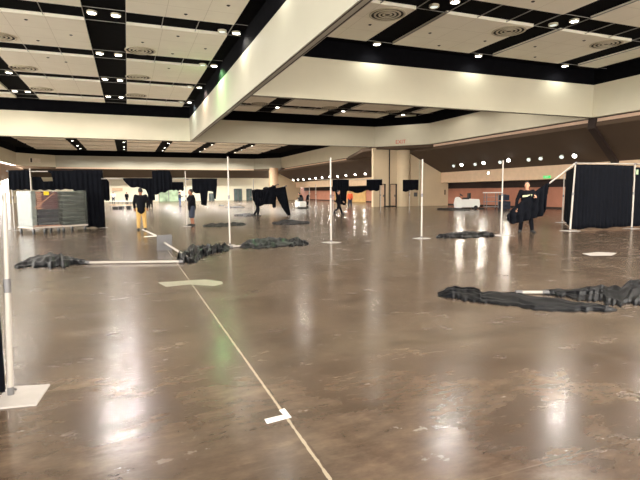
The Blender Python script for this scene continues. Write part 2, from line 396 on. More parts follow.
# far doors and openings
def fardoor(n, x0, x1, yb, yt, m='glass', Y=93.2):
    a = atY(x0, yb, Y); b = atY(x1, yt, Y)
    w = struct('door_%d' % n, B(a.x, Y-.12, 0, b.x, Y-.02, b.z), m)
    bm = bmesh.new()
    for x in (a.x, b.x, (a.x+b.x)/2): box(bm, x-.06, Y-.2, 0, x+.06, Y-.12, b.z)
    box(bm, a.x, Y-.2, b.z-.06, b.x, Y-.12, b.z+.06); obj('door_frame', bm, 'steel', w)
fardoor(3, 234.2, 241.5, 200, 189); fardoor(4, 246.5, 251.5, 200, 189); fardoor(5, 209, 214, 200, 193.5)
fardoor(6, 159, 178, 200, 185, 'green_glass'); fardoor(7, 281, 288, 200, 189, 'glass')
wl = atY(117, 189, 93.0)
bm = bmesh.new(); box(bm, wl.x-.8, 93.05, 1.9, wl.x+.9, 93.2, 2.4); tag(obj('wall_sign', bm, 'header'), 'small beige sign high on the bright far wall behind the white shirted person', 'sign')
# double doors in the pink right wall
for n, yy in ((8, 22.4), (9, 23.7), (10, 25.6)):
    d = struct('door_%d' % n, B(31.04, yy, 0, 31.1, yy+1.15, 1.7), 'pink_wall')
    obj('push_bar', B(30.98, yy+.1, .82, 31.04, yy+1.05, .9), 'dark_brown', d)
    obj('door_frame', B(31.02, yy-.05, 0, 31.11, yy, 1.72), 'header', d)
    obj('closer', B(31.0, yy+.8, 1.45, 31.04, yy+1.05, 1.53), 'dark_brown', d)

# ------------------------------------------------------------ lamps
def lamp(name, loc, power, col=(1, .94, .85), size=130, rad=.12, blend=.6, parent=None, rot=(0, 0, 0)):
    if size == 125: size, blend = 156, .3
    l = bpy.data.lights.new(name, 'SPOT'); l.energy = power; l.color = col; l.spot_size = math.radians(size); l.spot_blend = blend; l.shadow_soft_size = rad
    o = bpy.data.objects.new(name, l); C.objects.link(o); o.location = loc; o.rotation_euler = rot
    if parent: o.parent = parent
    return o
_dl = {}
def downlight(x, y, power, label, lens='lens', col=(1, .93, .84), size=125, group='recessed downlights in the black ceiling strips', r=.15):
    t = thing('recessed_downlight', label, 'ceiling light', (x, y, HC-.01), 0, group)
    if lens not in _dl:
        bm = bmesh.new(); lathe(bm, [(r*1.25, .06), (r*1.25, -.01), (r*1.1, -.025), (r, -.01), (r, .05)]); a = obj('trim_ring', bm, 'ring', t)
        bm = bmesh.new(); lathe(bm, [(r*.98, .01), (r*.9, -.012), (r*.5, -.02), (.001, -.022)]); b = obj('lens', bm, lens, t)
        _dl[lens] = (a, b)
    else:
        for s in _dl[lens]:
            c = s.copy(); C.objects.link(c); c.parent = t
    if power: lamp('lamp', (0, 0, -.06), power, col, size, rad=.11, parent=t)
PW = 360
rowname = {15.6: 'fifth', 21.24: 'nearest visible', 27.0: 'second', 32.8: 'third', 38.45: 'farthest'}
for y in (-1.8, 3.9, 9.8, 15.6, 21.0, 26.8, 32.6, 38.2):
    near = y < 20
    rn = {21.0: 'nearest pair in view', 26.8: 'second pair', 32.6: 'third pair', 38.2: 'last pair before the bulkhead'}.get(y, 'pair overhead')
    for x, s in ((-.97, 'left'), (-.13, 'right')):
        if near and s == 'left': x = -.55
        if near and s == 'right': continue
        downlight(x, y, PW*((.22 if y == 15.6 else .35 if y == 9.8 else 2.5) if near else .6), 'lit downlight in the central black strip, %s lamp of the %s' % (s, rn), col=(1, .93, .86) if s == 'left' else (1, .88, .86))
    for x, s in ((-6.65, 'left'), (-5.9, 'right')):
        if (near and s == 'left') or y < 9: continue
        downlight(x, y, PW*((.22 if y == 15.6 else .35 if y == 9.8 else 2.5) if near else .6), 'lit downlight in the leftmost strip, %s lamp of the %s' % (s, rn))
for i, (y, nm, col) in enumerate(((-1.8, 'overhead', (1, .93, .84)), (3.9, 'overhead', (1, .93, .84)), (9.8, 'overhead', (1, .93, .84)), (15.6, 'above the frame', (1, .95, .84)), (21.5, 'nearest, over warm white scallop', (1, .94, .8)), (27.3, 'second, over the green scallop', (.4, 1, .36)), (33.1, 'third, over the pinkish scallop', (1, .75, .62)), (38.7, 'farthest, over a cool scallop', (.85, 1, .95)))):
    downlight(4.62, y, PW*((1.9 if i == 5 else 1.2 if i == 6 else .6) if y > 20 else .15), 'lit downlight beside the long dividing beam, %s' % nm, col=col, size=150)
    if y > 20: downlight(4.02, y, 0, 'dim greenish downlight next to the beam lamps, %s' % nm, lens='lens_dim')
for i, x in enumerate((11.03, 16.8, 22.62)):
    s = ('left', 'middle', 'right')[i]
    downlight(x, 20.85, PW*.2, 'lit downlight washing the cross beam, %s of three' % s, col=(.97, 1, .92), size=150, group='wall washers at the cross beam')
    for y in (-1.8, 3.9, 9.8, 15.35):
        downlight(x+.25, y, PW*(.7 if y > 15 else .9 if y > 8 else 6), 'lit downlight in the right hand ceiling bay, %s strip, row %s' % (s, 'just before the cross beam' if y > 15 else 'overhead'), col=(1, .94, .86))
    downlight(x-.2 if i == 0 else x-.17, 16.0, 0, 'dim lamp beside the bright downlight in the %s strip of the right bay' % s, lens='lens_dim')
    for y, nm in ((27.0, 'behind the cross beam'), (32.8, 'midway behind the cross beam'), (38.6, 'near the rear bulkhead')):
        downlight(x+.45, y, PW*(1.3 if y < 38 else .35)*(.4 if i == 2 else 1), 'lit downlight of the bay beyond the cross beam, %s strip, %s' % (s, nm))
for ix, x in enumerate((-6.3, -.2, 5.5, 11.4, 17.2)):
    for iy, y in enumerate((47, 53, 59, 65, 71, 78, 83)):
        downlight(x, y, PW*(2 if ix == 0 else 5), 'small lit downlight in the distant rear hall ceiling, strip %s, row %s' % (('far left', 'left', 'middle', 'right', 'far right')[ix], ('first', 'second', 'third', 'fourth', 'fifth', 'sixth', 'last')[iy]), col=(1, .96, .88))

# round air diffusers
_v = None
def vent(x, y, label):
    global _v
    t = thing('ceiling_vent', label, 'air vent', (x, y, HC-.005), 0, 'round ceiling vents')
    if _v is None:
        bm = bmesh.new(); lathe(bm, [(.66, .02), (.66, -.004), (.02, -.006)], seg=32); a = obj('backing', bm, 'vent_dark', t)
        L_ = [a]
        for r in (.70, .52, .35, .19):
            bm = bmesh.new(); lathe(bm, [(r, 0), (r, -.02), (r-.03, -.035), (r-.075, -.03), (r-.075, 0)], seg=32); L_.append(obj('ring', bm, 'ring', t, smooth=False))
        _v = L_
    else:
        for s in _v: c = s.copy(); C.objects.link(c); c.parent = t
for x, y, l in ((-4.9, 25.4, 'at the left edge of the picture'), (-4.95, 31.2, 'second in the left row'), (-4.9, 36.9, 'farthest in the left row'),
                (.85, 25.6, 'nearest beside the central black strip'), (.86, 31.35, 'second beside the central black strip'), (.85, 37.1, 'farthest beside the central black strip'),
                (9.6, 17.3, 'left of three before the cross beam'), (15.45, 17.25, 'middle of three before the cross beam'), (21.1, 17.15, 'right of three before the cross beam'),
                (9.75, 37.5, 'left one seen under the cross beam'), (15.5, 37.4, 'middle one seen under the cross beam'), (21.3, 37.3, 'right one seen under the cross beam')):
    vent(x, y, 'round ringed ceiling vent, '+l)
# sprinklers
_s = None
spr = [P(x, y, HC) for x, y in ((26, 19.5), (71, 35), (38, 40.5), (66, 62), (48, 57.5), (120+.219*300, .219*65), (120+.219*495, .219*25), (120+.219*265, .219*165), (120+.219*390, .219*222), (120+.219*103, .219*193), (120+.219*240, .219*245), (120+.219*223, .219*312),
                                (370, 24.7), (430, 33), (439, 45.5), (485, 41), (535, 46.5), (535, 57), (584, 40.5), (533, 1.5))]
for i, p in enumerate(spr):
    bm = None
    if _s is None:
        bm = bmesh.new(); lathe(bm, [(.07, .01), (.07, -.008), (.03, -.014), (.02, -.025), (.03, -.03)], seg=12)
        _s = obj('sprinkler_head', bm, 'vent_dark'); o = _s
    else: o = _s.copy(); C.objects.link(o)
    o.location = (p.x, p.y, HC)
    tag(o, 'tiny dark sprinkler head dotting a pale ceiling panel', 'sprinkler', 'sprinkler heads on the pale ceiling panels')

# soffit spotlights
def soffit_pt(x, y):
    d = ray(x, y); t = (5.2+XR*.5-EYE)/(d.z+.5*d.x); return CAM+d*t
def spot(x, y, lit, label, far=False):
    p = soffit_pt(x, y)
    t = thing('soffit_spotlight', label, 'spotlight', p+Vector((0, 0, -.02)), 0, 'spotlights on the brown sloping soffit')
    to = Vector((-.75, -.35, -.55)).normalized()
    k = 1.0
    obj('mount', T((0, 0, .05), (0, 0, -.08), .03), 'vent_dark', t)
    c = Vector((0, 0, -.14))
    obj('housing', T(c-to*.12*k, c+to*.1*k, .09*k, .15*k, 16), 'soffit' if lit else 'ring', t)
    obj('lens', T(c+to*.1*k, c+to*.125*k, .14*k, .11*k, 16), 'lens_spot' if lit else 'lens_dim', t)
    if lit:
        rot = (-to).to_track_quat('Z', 'Y').to_euler()
        lamp('lamp', c+to*.16, 90, (1, .92, .78), 110, .1, parent=t, rot=rot)
nm = ['first', 'second', 'third', 'fourth', 'fifth', 'sixth', 'seventh', 'eighth', 'ninth']
for i, (x, y) in enumerate(((462, 162.5), (484, 160.5), (509, 157.6), (575, 152.8))):
    spot(x, y, True, 'lit white spotlight on the near brown soffit, %s from the left' % nm[i])
for i, (x, y) in enumerate(((454, 163.8), (475.5, 162), (500.5, 159.8), (529, 157), (541, 155.8), (562, 154))):
    spot(x, y, False, 'unlit spotlight on the near brown soffit, %s unlit one from the left' % nm[i])
for i, (x, y) in enumerate(((293.5, 179), (298.5, 178.6), (303.8, 178.4), (309.8, 177.7), (316, 176.9), (322.5, 176.4), (330, 175.5), (337.9, 175), (346.2, 174), (355.4, 173.1), (365.6, 172.3))):
    spot(x, y, True, 'small lit spotlight in the distant soffit row, %s from the left' % (nm+['tenth', 'eleventh'])[i])
for i, y in enumerate(range(16, 88, 4)):  # unseen fill lamps added under the header to brighten the recess wall
    lamp('recess_fill_lamp_%d' % i, (30.0, y, 2.26), 45, (1, .86, .7), 160, .15, blend=.9)
# signs
def text(s, size, m, parent, loc, rot, ex=.006):
    cu = bpy.data.curves.new('lettering', 'FONT'); cu.body = s; cu.size = size; cu.extrude = ex; cu.align_x = 'CENTER'; cu.align_y = 'CENTER'
    tmp = bpy.data.objects.new('lettering', cu); C.objects.link(tmp); bpy.context.view_layer.update()
    me = bpy.data.meshes.new_from_object(tmp.evaluated_get(bpy.context.evaluated_depsgraph_get())); bpy.data.objects.remove(tmp)
    o = bpy.data.objects.new('lettering', me); C.objects.link(o); me.materials.clear(); me.materials.append(M[m]); o.parent = parent; o.location = loc; o.rotation_euler = rot
    return o
def atX(x, y, X):
    d = ray(x, y); return CAM+d*(X/d.x)
p = atX(549, 121, XR)
t = thing('exit_sign', 'pale exit sign with red letters on the long right bulkhead above the worker', 'sign', (XR-.03, p.y, p.z))
obj('panel', B(-.03, -.55, -.22, .03, .55, .22), 'cream', t); text('EXIT', .5, 'red_letter', t, (-.04, 0, 0), (PI/2, 0, -PI/2))
a = Vector((22.0, YB, 0)); b = Vector((XR, 37.75, 0)); ang = math.atan2(b.y-a.y, b.x-a.x)
q = a.lerp(b, .45); nrm = Vector((math.sin(ang), -math.cos(ang), 0))
t = thing('exit_sign', 'pale exit sign with faint red letters on the angled bulkhead over the rear column', 'sign', q+nrm*.04+Vector((0, 0, 6.0)), ang)
obj('panel', B(-.7, -.03, -.22, .7, .03, .22), 'cream', t); text('EXIT', .48, 'red_letter', t, (0, -.04, 0), (PI/2, 0, 0))
p = Vector((-12.9, 85.9, 6.55)); t = thing('exit_sign', 'small pale sign with a dark mark on the far left angled bulkhead', 'sign', p, math.atan2(4.3, 4.55))
obj('panel', B(-.9, -.05, -.35, .9, .0, .35), 'sign', t); obj('dark_mark', B(-.75, -.08, -.3, -.5, -.05, .3), 'vent_dark', t)
p = atX(547, 177, 29.5); t = thing('exit_sign', 'small green exit sign on the beige header behind the worker', 'sign', p)
obj('panel', B(-.03, -.32, -.1, .03, .32, .1), 'green_sign', t)
text('EXIT', .17, 'white', t, (-.035, 0, 0), (PI/2, 0, -PI/2))
p = atX(489, 173, 29.5); t = thing('header_lamp', 'tiny warm lamp on the beige header near the white floor scrubber', 'wall light', p)
obj('housing', B(-.06, -.09, -.12, 0, .09, .12), 'white', t); obj('lens', B(-.08, -.06, -.08, -.06, .06, .08), 'lens_spot', t)

# ------------------------------------------------------------ pipe and drape
def upright(base, h, label, plate=.46, rz=0, lean=(0, 0), r=.024, m='alu', group='drape uprights'):
    t = thing('drape_upright', label, 'pole', (base[0], base[1], 0), rz, group)
    bm = bmesh.new(); box(bm, -plate/2, -plate/2, 0, plate/2, plate/2, .012, bev=.003); obj('base_plate', bm, 'plate', t)
    bm = bmesh.new(); tube(bm, (0, 0, .012), (0, 0, .07), r*1.25); obj('socket', bm, 'steel', t)
    mid = h*.55; L = Vector((lean[0], lean[1], 0))
    obj('lower_pole', T((0, 0, .03), Vector((0, 0, mid))+L*.55, r*1.12), m, t)
    obj('upper_pole', T(Vector((0, 0, mid))+L*.55, Vector((0, 0, h))+L, r*.9), m, t)
    obj('collar', T(Vector((0, 0, mid-.05))+L*.55, Vector((0, 0, mid+.05))+L*.55, r*1.35), 'steel', t)
    return t
def crossbar(a, b, label, r=.022, name='crossbar', m='alu'):
    a, b = Vector(a), Vector(b)
    t = thing(name, label, 'pole', a, 0, 'drape crossbars')
    obj('tube', T((0, 0, 0), b-a, r), m, t); d = (b-a).normalized()
    obj('hook_end', T(-d*.05, d*.04, r*1.3), 'steel', t); obj('hook_end', T(b-a-d*.04, b-a+d*.05, r*1.3), 'steel', t)
    return t
def drape(prof, label, a, b, amp=.05, folds=None, seed=0, group=None, n=None, m='drape', name='drape', flare=0):
    # prof: list of (u, ztop, zbot); a,b plan points of the run
    a = Vector((a[0], a[1], 0)); b = Vector((b[0], b[1], 0)); L = (b-a).length; d = (b-a).normalized(); nn = Vector((-d.y, d.x, 0))
    n = n or max(24, int(L*26)); mrows = 14; folds = folds or L*5.5
    bm = bmesh.new(); G = []
    def pr(u):
        for (u0, t0, b0), (u1, t1, b1) in zip(prof, prof[1:]):
            if u <= u1: k = (u-u0)/max(1e-6, u1-u0); return t0+(t1-t0)*k, b0+(b1-b0)*k
        return prof[-1][1:]
    for i in range(n+1):
        u = i/n; zt, zb = pr(u); col = []
        for j in range(mrows+1):
            v = j/mrows
            ph = u*folds*2*PI+1.3*noise.noise((u*4+seed, v*1.2, seed))+4*noise.noise((u*L*1.6, seed*3.3, 1))
            off = amp*(.35+.65*v)*(.55+.9*abs(noise.noise((u*L*1.1, seed, 5))))*(math.sin(ph)+.35*math.sin(ph*2.3+seed))+flare*v
            z = zt+(zb-zt)*v+(.02*math.sin(u*17+seed) if j == mrows else 0)
            col.append(bm.verts.new(a+d*(u*L)+nn*off+Vector((0, 0, max(.006, z)))))
        G.append(col)
    for i in range(n):
        for j in range(mrows): bm.faces.new((G[i][j], G[i+1][j], G[i+1][j+1], G[i][j+1]))
    o = obj(name, bm, m, smooth=True)
    s = o.modifiers.new('thickness', 'SOLIDIFY'); s.thickness = .012
    return tag(o, label, 'drape', group)
def interp(pts, u):
    n = len(pts)-1; k = min(int(u*n), n-1); f = u*n-k
    return pts[k]*(1-f)+pts[k+1]*f
def heap(far, near, hgt, label, seed=0, prof=None, nu=90, nv=22, group='black drapes lying on the floor', m='heap', flat=0.0):
    A = [P(x, y) for x, y in far]; Bn = [P(x, y) for x, y in near]
    cen = (interp(A, .5)+interp(Bn, .5))/2; L = (interp(A, 0)-interp(A, 1)).length
    bm = bmesh.new(); top = []; bot = []
    for i in range(nu+1):
        u = i/nu; pa, pb = interp(A, u), interp(Bn, u); ct = []; cb = []
        hh = hgt*(prof(u) if prof else 1)*min(1, u*12+.15, (1-u)*12+.15)
        bunch = 1.0 if flat == 0 else max(0, 1-u*3.2)
        w = (pa-pb).length; e = (pa-pb).normalized()
        j1 = (noise.noise((u*L*5, seed, 0))*.22+noise.noise((u*L*14, seed, 5))*.12)*w; j2 = -noise.noise((u*L*5, seed+9, 3))*.3*w
        for j in range(nv+1):
            v = j/nv; p = (pb+e*j1)*(1-v)+(pa+e*j2)*v
            q = p*4.5
            wv = noise.noise((u*L*2.2, v*1.5, seed*1.7))
            rid = 1-abs(noise.noise((u*L*1.1+seed, v*3.2+wv*1.3+u*L*.5, seed*2.1)))*2.6
            rid2 = 1-abs(noise.noise((u*L*(2+5*bunch)+seed+v*1.5, v*4+wv, 7+seed)))*2.4
            env = (1-(2*v-1)**4)**.7 if 0 < v < 1 else 0
            z = hh*1.35*env*max(.05, flat*.6+(1-flat*.6)*(.65*max(0, rid)**1.6+.3*rid2+.02))+.006*(1 if 0 < v < 1 else 0)
            ct.append(bm.verts.new((p.x-cen.x, p.y-cen.y, max(z, .004)))); cb.append(bm.verts.new((p.x-cen.x, p.y-cen.y, .001)))
        top.append(ct); bot.append(cb)
    for i in range(nu):
        for j in range(nv):
            bm.faces.new((top[i][j], top[i+1][j], top[i+1][j+1], top[i][j+1])); bm.faces.new((bot[i][j], bot[i][j+1], bot[i+1][j+1], bot[i+1][j]))
        bm.faces.new((top[i][0], bot[i][0], bot[i+1][0], top[i+1][0])); bm.faces.new((top[i][nv], top[i+1][nv], bot[i+1][nv], bot[i][nv]))
    for i in (0, nu):
        for j in range(nv): bm.faces.new((top[i][j], top[i][j+1], bot[i][j+1], bot[i][j]))
    o = obj('fallen_drape', bm, m, smooth=True); o.location = (cen.x, cen.y, 0)
    return tag(o, label, 'drape', group)

# standing uprights on the open floor
upright(P(230, 245.5), 2.44, 'tall white upright between two heaps of black drape, left of centre', .3, r=.021)
upright(P(331, 242.5), 2.44, 'tall white upright standing alone in the centre of the floor', .42, .3)
upright(P(421.5, 238.5), 2.44, 'tall pale upright standing alone right of the rear column', .4, .3)
upright(P(501, 235.6), 2.44, 'white upright between a flat black drape and the worker with the diagonal bar', .5, .2)
upright(P(187, 226.5), 2.4, 'thin cream upright held by the man in dark shorts', .3, .2)
upright(P(254, 215.5), 2.3, 'thin white upright beside the person carrying draped bars', .3, .2, r=.03)
upright(P(316, 208), 2.2, 'thin far upright in the distant frame left of centre', .3, .2, r=.035)
upright(P(309.5, 208.5), 2.0, 'thin far upright at the left end of a distant empty crossbar', .3, .2, r=.03)
# left foreground upright
b0 = P(11, 396)
tp = at(-1.5, 120, dist(b0))
lb = upright((b0.x, b0.y), 1.48, 'upright at the left edge with a white square base plate, closest to the viewer', .30, .2, lean=(.045, .0), r=.018)
bp = [P(50.2, 385.5), P(36.5, 405.6), P(-8, 410), P(8, 388)]
for ch in list(lb.children):
    if ch.name.startswith('base_plate'):
        bm = bmesh.new(); pts = [(p.x-b0.x, p.y-b0.y) for p in bp]; prism(bm, pts, 0, .012, 'z')
        bm.normal_update(); bmesh.ops.recalc_face_normals(bm, faces=bm.faces)
        bm.transform(Matrix.Rotation(-.2, 4, 'Z')); bm.to_mesh(ch.data); bm.free()
obj('latch_loop', T((.0, .04, .05), (.035, .06, .02), .008), 'steel', lb)
e0 = P(5, 394)
drape([(0, 1.4, .02), (1, 1.4, .02)], 'black drape at the left picture edge hanging beside the nearest upright', (e0.x, e0.y), (e0.x-1.3, e0.y-.45), .03)
crossbar((b0.x-.03, b0.y-.03, 1.44), (b0.x-1.4, b0.y-.5, 1.44), 'crossbar at the left edge holding the nearest black drape')

# left drape wall behind the wrapped carts
Yd = 22.9
def Xd(x, Y=Yd): return atY(x, 200, Y).x
def zd(x, y, Y=Yd): return atY(x, y, Y).z
g1 = 'drapes on the frame behind the wrapped carts'
upright((Xd(101.5), Yd+.16), 2.42, 'upright at the right end of the black drape wall behind the wrapped carts', .4)
upright((Xd(31.8), Yd), 2.5, 'white upright between two short black drapes above the left cart', .4)
upright((Xd(12), Yd+.16), 2.42, 'upright at the far left end of the drape wall behind the carts', .4)
crossbar((Xd(9), Yd+.1, 2.38), (Xd(103), Yd+.1, 2.38), 'long crossbar carrying the black drapes behind the wrapped carts')
def dr(x0, x1, prof, label, Y, seed, g, amp=.045):
    a, b = Xd(x0, Y), Xd(x1, Y)
    pr = [((atY(x, 200, Y).x-a)/(b-a), zd(x, t, Y), zd(x, bt, Y)) for x, t, bt in prof]
    return drape(pr, label, (a, Y), (b, Y), amp, seed=seed, group=g)
dr(10.2, 31, [(10.2, 170.3, 190), (31, 170, 189.5)], 'short black drape left of the white upright, above the leftmost cart', Yd+.05, 1, g1)
dr(33, 56, [(33, 176.5, 190), (43, 177.2, 190), (44, 181.5, 190), (56, 181, 190)], 'low black drape seen right of the white upright, above the maroon stack', Yd+.25, 2, g1)
dr(49.5, 75, [(49.5, 170.5, 172), (53.5, 170.5, 173), (54.5, 170.5, 190), (73, 170.5, 189), (75, 170.5, 192)], 'bunched black drape above the gap between the two carts', Yd+.02, 3, g1)
dr(74, 104, [(74, 170, 200), (76, 170, 226), (104, 170, 228)], 'full length black drape hanging to the floor right of the wrapped carts', Yd-.02, 4, g1, .06)
dr(104, 110, [(104, 177.5, 200), (107, 178, 201), (110, 182, 200)], 'narrow black drape end beyond the full length drape', Yd+1.5, 5, g1)

# second cluster
Y2 = 22.75
g2 = 'bunched drapes hanging in the middle distance on the left'
dr(124, 155, [(124, 178.2, 179.5), (127, 178, 184), (131, 178, 187), (138, 178, 187.5), (146, 178, 189), (150, 178, 200), (155, 178, 200)], 'scalloped black drape sagging above the man in khaki trousers', Y2, 6, g2)
dr(153, 173, [(153, 171, 196), (160, 170.5, 193), (166, 170.5, 192), (171, 171, 190), (173, 178, 189)], 'tall bunched black drape behind the raised crossbar', Y2-.2, 7, g2)
dr(172, 184, [(172, 182, 190), (183, 182, 190.5), (184, 182.5, 190)], 'small square black drape end left of the man in dark shorts', Y2+.2, 8, g2)
crossbar((Xd(103.5, Y2), Y2+.09, zd(124, 178.8, Y2)), (Xd(186, Y2), Y2+.09, zd(186, 178.4, Y2)), 'crossbar carrying the scalloped black drape on the left')
Y3 = 23.1
g3 = 'bunched drapes hanging beside the man in dark shorts'
dr(192.5, 217.5, [(192.5, 178.6, 191), (196, 178.6, 193), (200.6, 178.6, 194), (201.2, 178.5, 205), (207, 178.5, 205.5), (207.6, 178.5, 191.5), (213.3, 178.5, 191.5), (213.6, 178.5, 198), (215.8, 178.5, 199), (217.5, 178.5, 185)], 'black drape bundled on a crossbar, long tail hanging, right of the man in shorts', Y3, 9, g3, .035)
crossbar((Xd(188.5, Y3), Y3+.09, zd(192, 179.4, Y3)), (Xd(217, Y3), Y3+.09, zd(217, 179.2, Y3)), 'crossbar above the bundled drape right of the man in dark shorts')

# far centre hanging bundles
Y4 = 31.0
g4 = 'drape bundles hanging from distant crossbars in the centre'
dr(332.5, 348.8, [(332.5, 179.5, 191), (335.5, 179.5, 192), (336.5, 179.5, 204.5), (346, 179.5, 205), (346.8, 179.5, 191.5), (348.8, 180, 191)], 'tall black drape behind the walking person in dark clothes', Y4, 11, g4, .03)
dr(349, 368, [(349, 186.5, 191), (358, 187, 193.5), (368, 186.5, 190)], 'thin black drape swag between two hanging bundles', Y4+.5, 12, g4, .02)
dr(366.5, 382, [(366.5, 179.8, 189), (369, 179.8, 190.5), (379, 179.6, 191), (379.6, 179.6, 185.5), (382, 179.6, 185)], 'black drape bundle just left of the rear doorways', Y4, 13, g4, .03)
dr(402.5, 418.2, [(402.5, 179.8, 191.6), (408.5, 179.7, 191.6), (409, 179.7, 190.2), (418.2, 179.7, 190)], 'black drape bundle in front of the round rear column', Y4-1, 14, g4, .03)
upright((Xd(333.5, Y4), Y4+.06), 2.2, 'distant upright left of the tall drape behind the walking person', .3)
upright((Xd(381, Y4), Y4+.06), 2.2, 'distant upright holding the bundle left of the rear doorways', .3)
upright((Xd(410, Y4-1), Y4-.93), 2.2, 'distant upright holding the bundle in front of the round rear column', .3)
crossbar((Xd(310, Y4), Y4+.1, zd(310, 179.6, Y4)), (Xd(382, Y4), Y4+.1, zd(382, 179.4, Y4)), 'long distant crossbar across the centre of the hall')

# right black booth
p0 = P(570, 231); p1 = P(631.5, 228.8); p2 = P(562.3, 222.6)
H5 = at(575, 163, dist(p0)).z
upright((p0.x, p0.y), 2.42, 'white upright at the front corner of the black drape booth', .5, 0, lean=(.12, 0), r=.03)
upright((p1.x, p1.y), 2.42, 'white upright between two black drape panels at the right edge', .42, 0, r=.03)
upright((p2.x, p2.y), 2.2, 'upright at the rear corner of the black drape booth', .42, 0, r=.025)
gR = 'drapes of the black booth on the right'
drape([(0, 2.38, .05), (.3, 2.38, .08), (.6, 2.38, .05), (.9, 2.36, .1), (1, 2.36, .1)], 'wide black drape wall of the booth on the right', (p0.x+.09, p0.y+.04), (p1.x-.03, p1.y+.04), .05, seed=21, group=gR)
p3 = P(700, 227)
drape([(0, 2.3, .1), (1, 2.3, .1)], 'black drape panel cut by the right picture edge', (p1.x+.1, p1.y+.04), (p1.x+2.6, p1.y+.0), .05, seed=22, group=gR)
drape([(0, 2.3, .1), (1, 2.3, .12)], 'narrow side drape of the booth seen behind its corner upright', (P(571.5, 230).x, P(571.5, 230).y), (P(564.5, 222.8).x, P(564.5, 222.8).y), .05, seed=23, group=gR)
crossbar((p0.x+.12, p0.y, 2.42), (p1.x, p1.y, 2.42), 'crossbar along the top of the wide black booth drape')
crossbar((p1.x+.05, p1.y, 2.42), (p1.x+2.7, p1.y, 2.42), 'crossbar running out at the right picture edge')
crossbar((p0.x+.1, p0.y+.05, 2.4), (p2.x+.1, p2.y, 2.3), 'crossbar on the side of the black drape booth')
bm = bmesh.new(); box(bm, -.05, -.02, -.09, .05, .02, .09, bev=.008); gt = obj('tag', bm, 'green_glass'); gt.name = 'hang_tag'
gt.location = (p1.x+.06, p1.y-.05, 2.12); tag(gt, 'small pale green tag hanging at the upright near the right edge', 'tag')

# drapes lying on the floor
heap([(14, 265.5), (30, 260), (45, 256.5), (58, 256.2), (66, 258.5), (78, 261), (91, 262)], [(14, 268), (25, 267.8), (40, 267.5), (55, 267.2), (68, 266), (80, 264.8), (91, 264.2)], .13, 'black drape heap on the floor at the left, threaded on a long white bar', 31, lambda u: .45+.55*math.sin(u*PI)**2)
crossbar(P(88, 262.6, .03), P(181, 261.6, .03), 'long white bar lying on the floor on the left', r=.03)
heap([(177, 258), (183, 252), (189, 249), (205, 248), (218, 246.8), (229, 246.5)], [(177, 261.5), (186, 263), (197, 262), (206, 255.5), (218, 252.5), (229, 251)], .14, 'crumpled black drape against the foot of the white upright, on its left', 32)
heap([(240, 245.5), (250, 242), (262, 240.5), (276, 238.5), (290, 240), (300, 240.5), (309, 243)], [(240, 248.5), (252, 248.8), (265, 248.2), (276, 247.5), (290, 246.5), (300, 245.5), (309, 244.5)], .11, 'crumpled black drape right of the tall upright left of centre', 33)
crossbar(P(231, 246.8, .03), P(243, 245.8, .03), 'short white bar joining the upright foot to the drape on its right', r=.026)
heap([(203, 225), (220, 223.4), (234, 223.2), (246, 224)], [(203, 227), (220, 227), (234, 226), (246, 225.3)], .07, 'flat black drape on the floor right of the man in dark shorts', 34)
heap([(272, 222.5), (284, 220.6), (296, 220.4), (310, 222)], [(272, 224.3), (284, 225), (296, 224.8), (310, 223.4)], .08, 'flat black drape on the floor under the dangling drape corner', 35)
heap([(234, 215), (246, 213.6), (257, 214)], [(234, 216.2), (246, 216.6), (257, 215.8)], .07, 'small dark drape on the floor left of the person carrying bars', 36)
heap([(225, 207), (236, 206.4), (245, 207)], [(225, 208), (236, 208.2), (245, 207.8)], .06, 'thin dark drape on the floor far back by the glass doors', 37)
heap([(219, 205), (224, 205)], [(219, 206), (224, 206)], .1, 'tiny dark bundle on the floor near the far wall', 38, nu=20, nv=8)
heap([(436, 236.6), (450, 233.8), (470, 233), (486, 233.2), (495, 235)], [(436, 238), (450, 238.3), (470, 238), (486, 237.2), (495, 236.4)], .08, 'flat black drape on the floor left of the white upright by the worker', 39)
heap([(437.5, 293), (452, 288.5), (468, 289.5), (485, 291.5), (505, 293.5), (530, 296.5), (555, 299), (578, 302), (600, 306.5), (617, 309)],
     [(438, 296.5), (455, 299.5), (470, 301.5), (487, 303.5), (505, 306), (528, 309), (552, 311.5), (578, 312), (600, 312), (617, 311.2)], .06, 'long flattened black drape closest to the viewer on the right', 40, lambda u: 1.0 if u < .3 else .55, nu=150, nv=34, flat=.35)
heap([(543, 290.5), (560, 289.5), (580, 289), (600, 288), (618, 287), (634, 282), (655, 280), (690, 284)],
     [(543, 294), (560, 297), (578, 300), (598, 302.5), (615, 305), (634, 305.5), (655, 305), (690, 304)], .09, 'spread black drape running out of the right picture edge', 41, lambda u: .35+.75*u, nu=150, nv=34, flat=.2)
crossbar(P(519, 292.3, .03), P(545, 292.3, .03), 'short end of a white bar poking from the spread black drape on the right', r=.024)
heap([(437, 208.6), (452, 208), (470, 208.4)], [(437, 210.4), (452, 210.8), (470, 210.6)], .08, 'dark mat or drape on the floor beneath the white scrubber', 42)
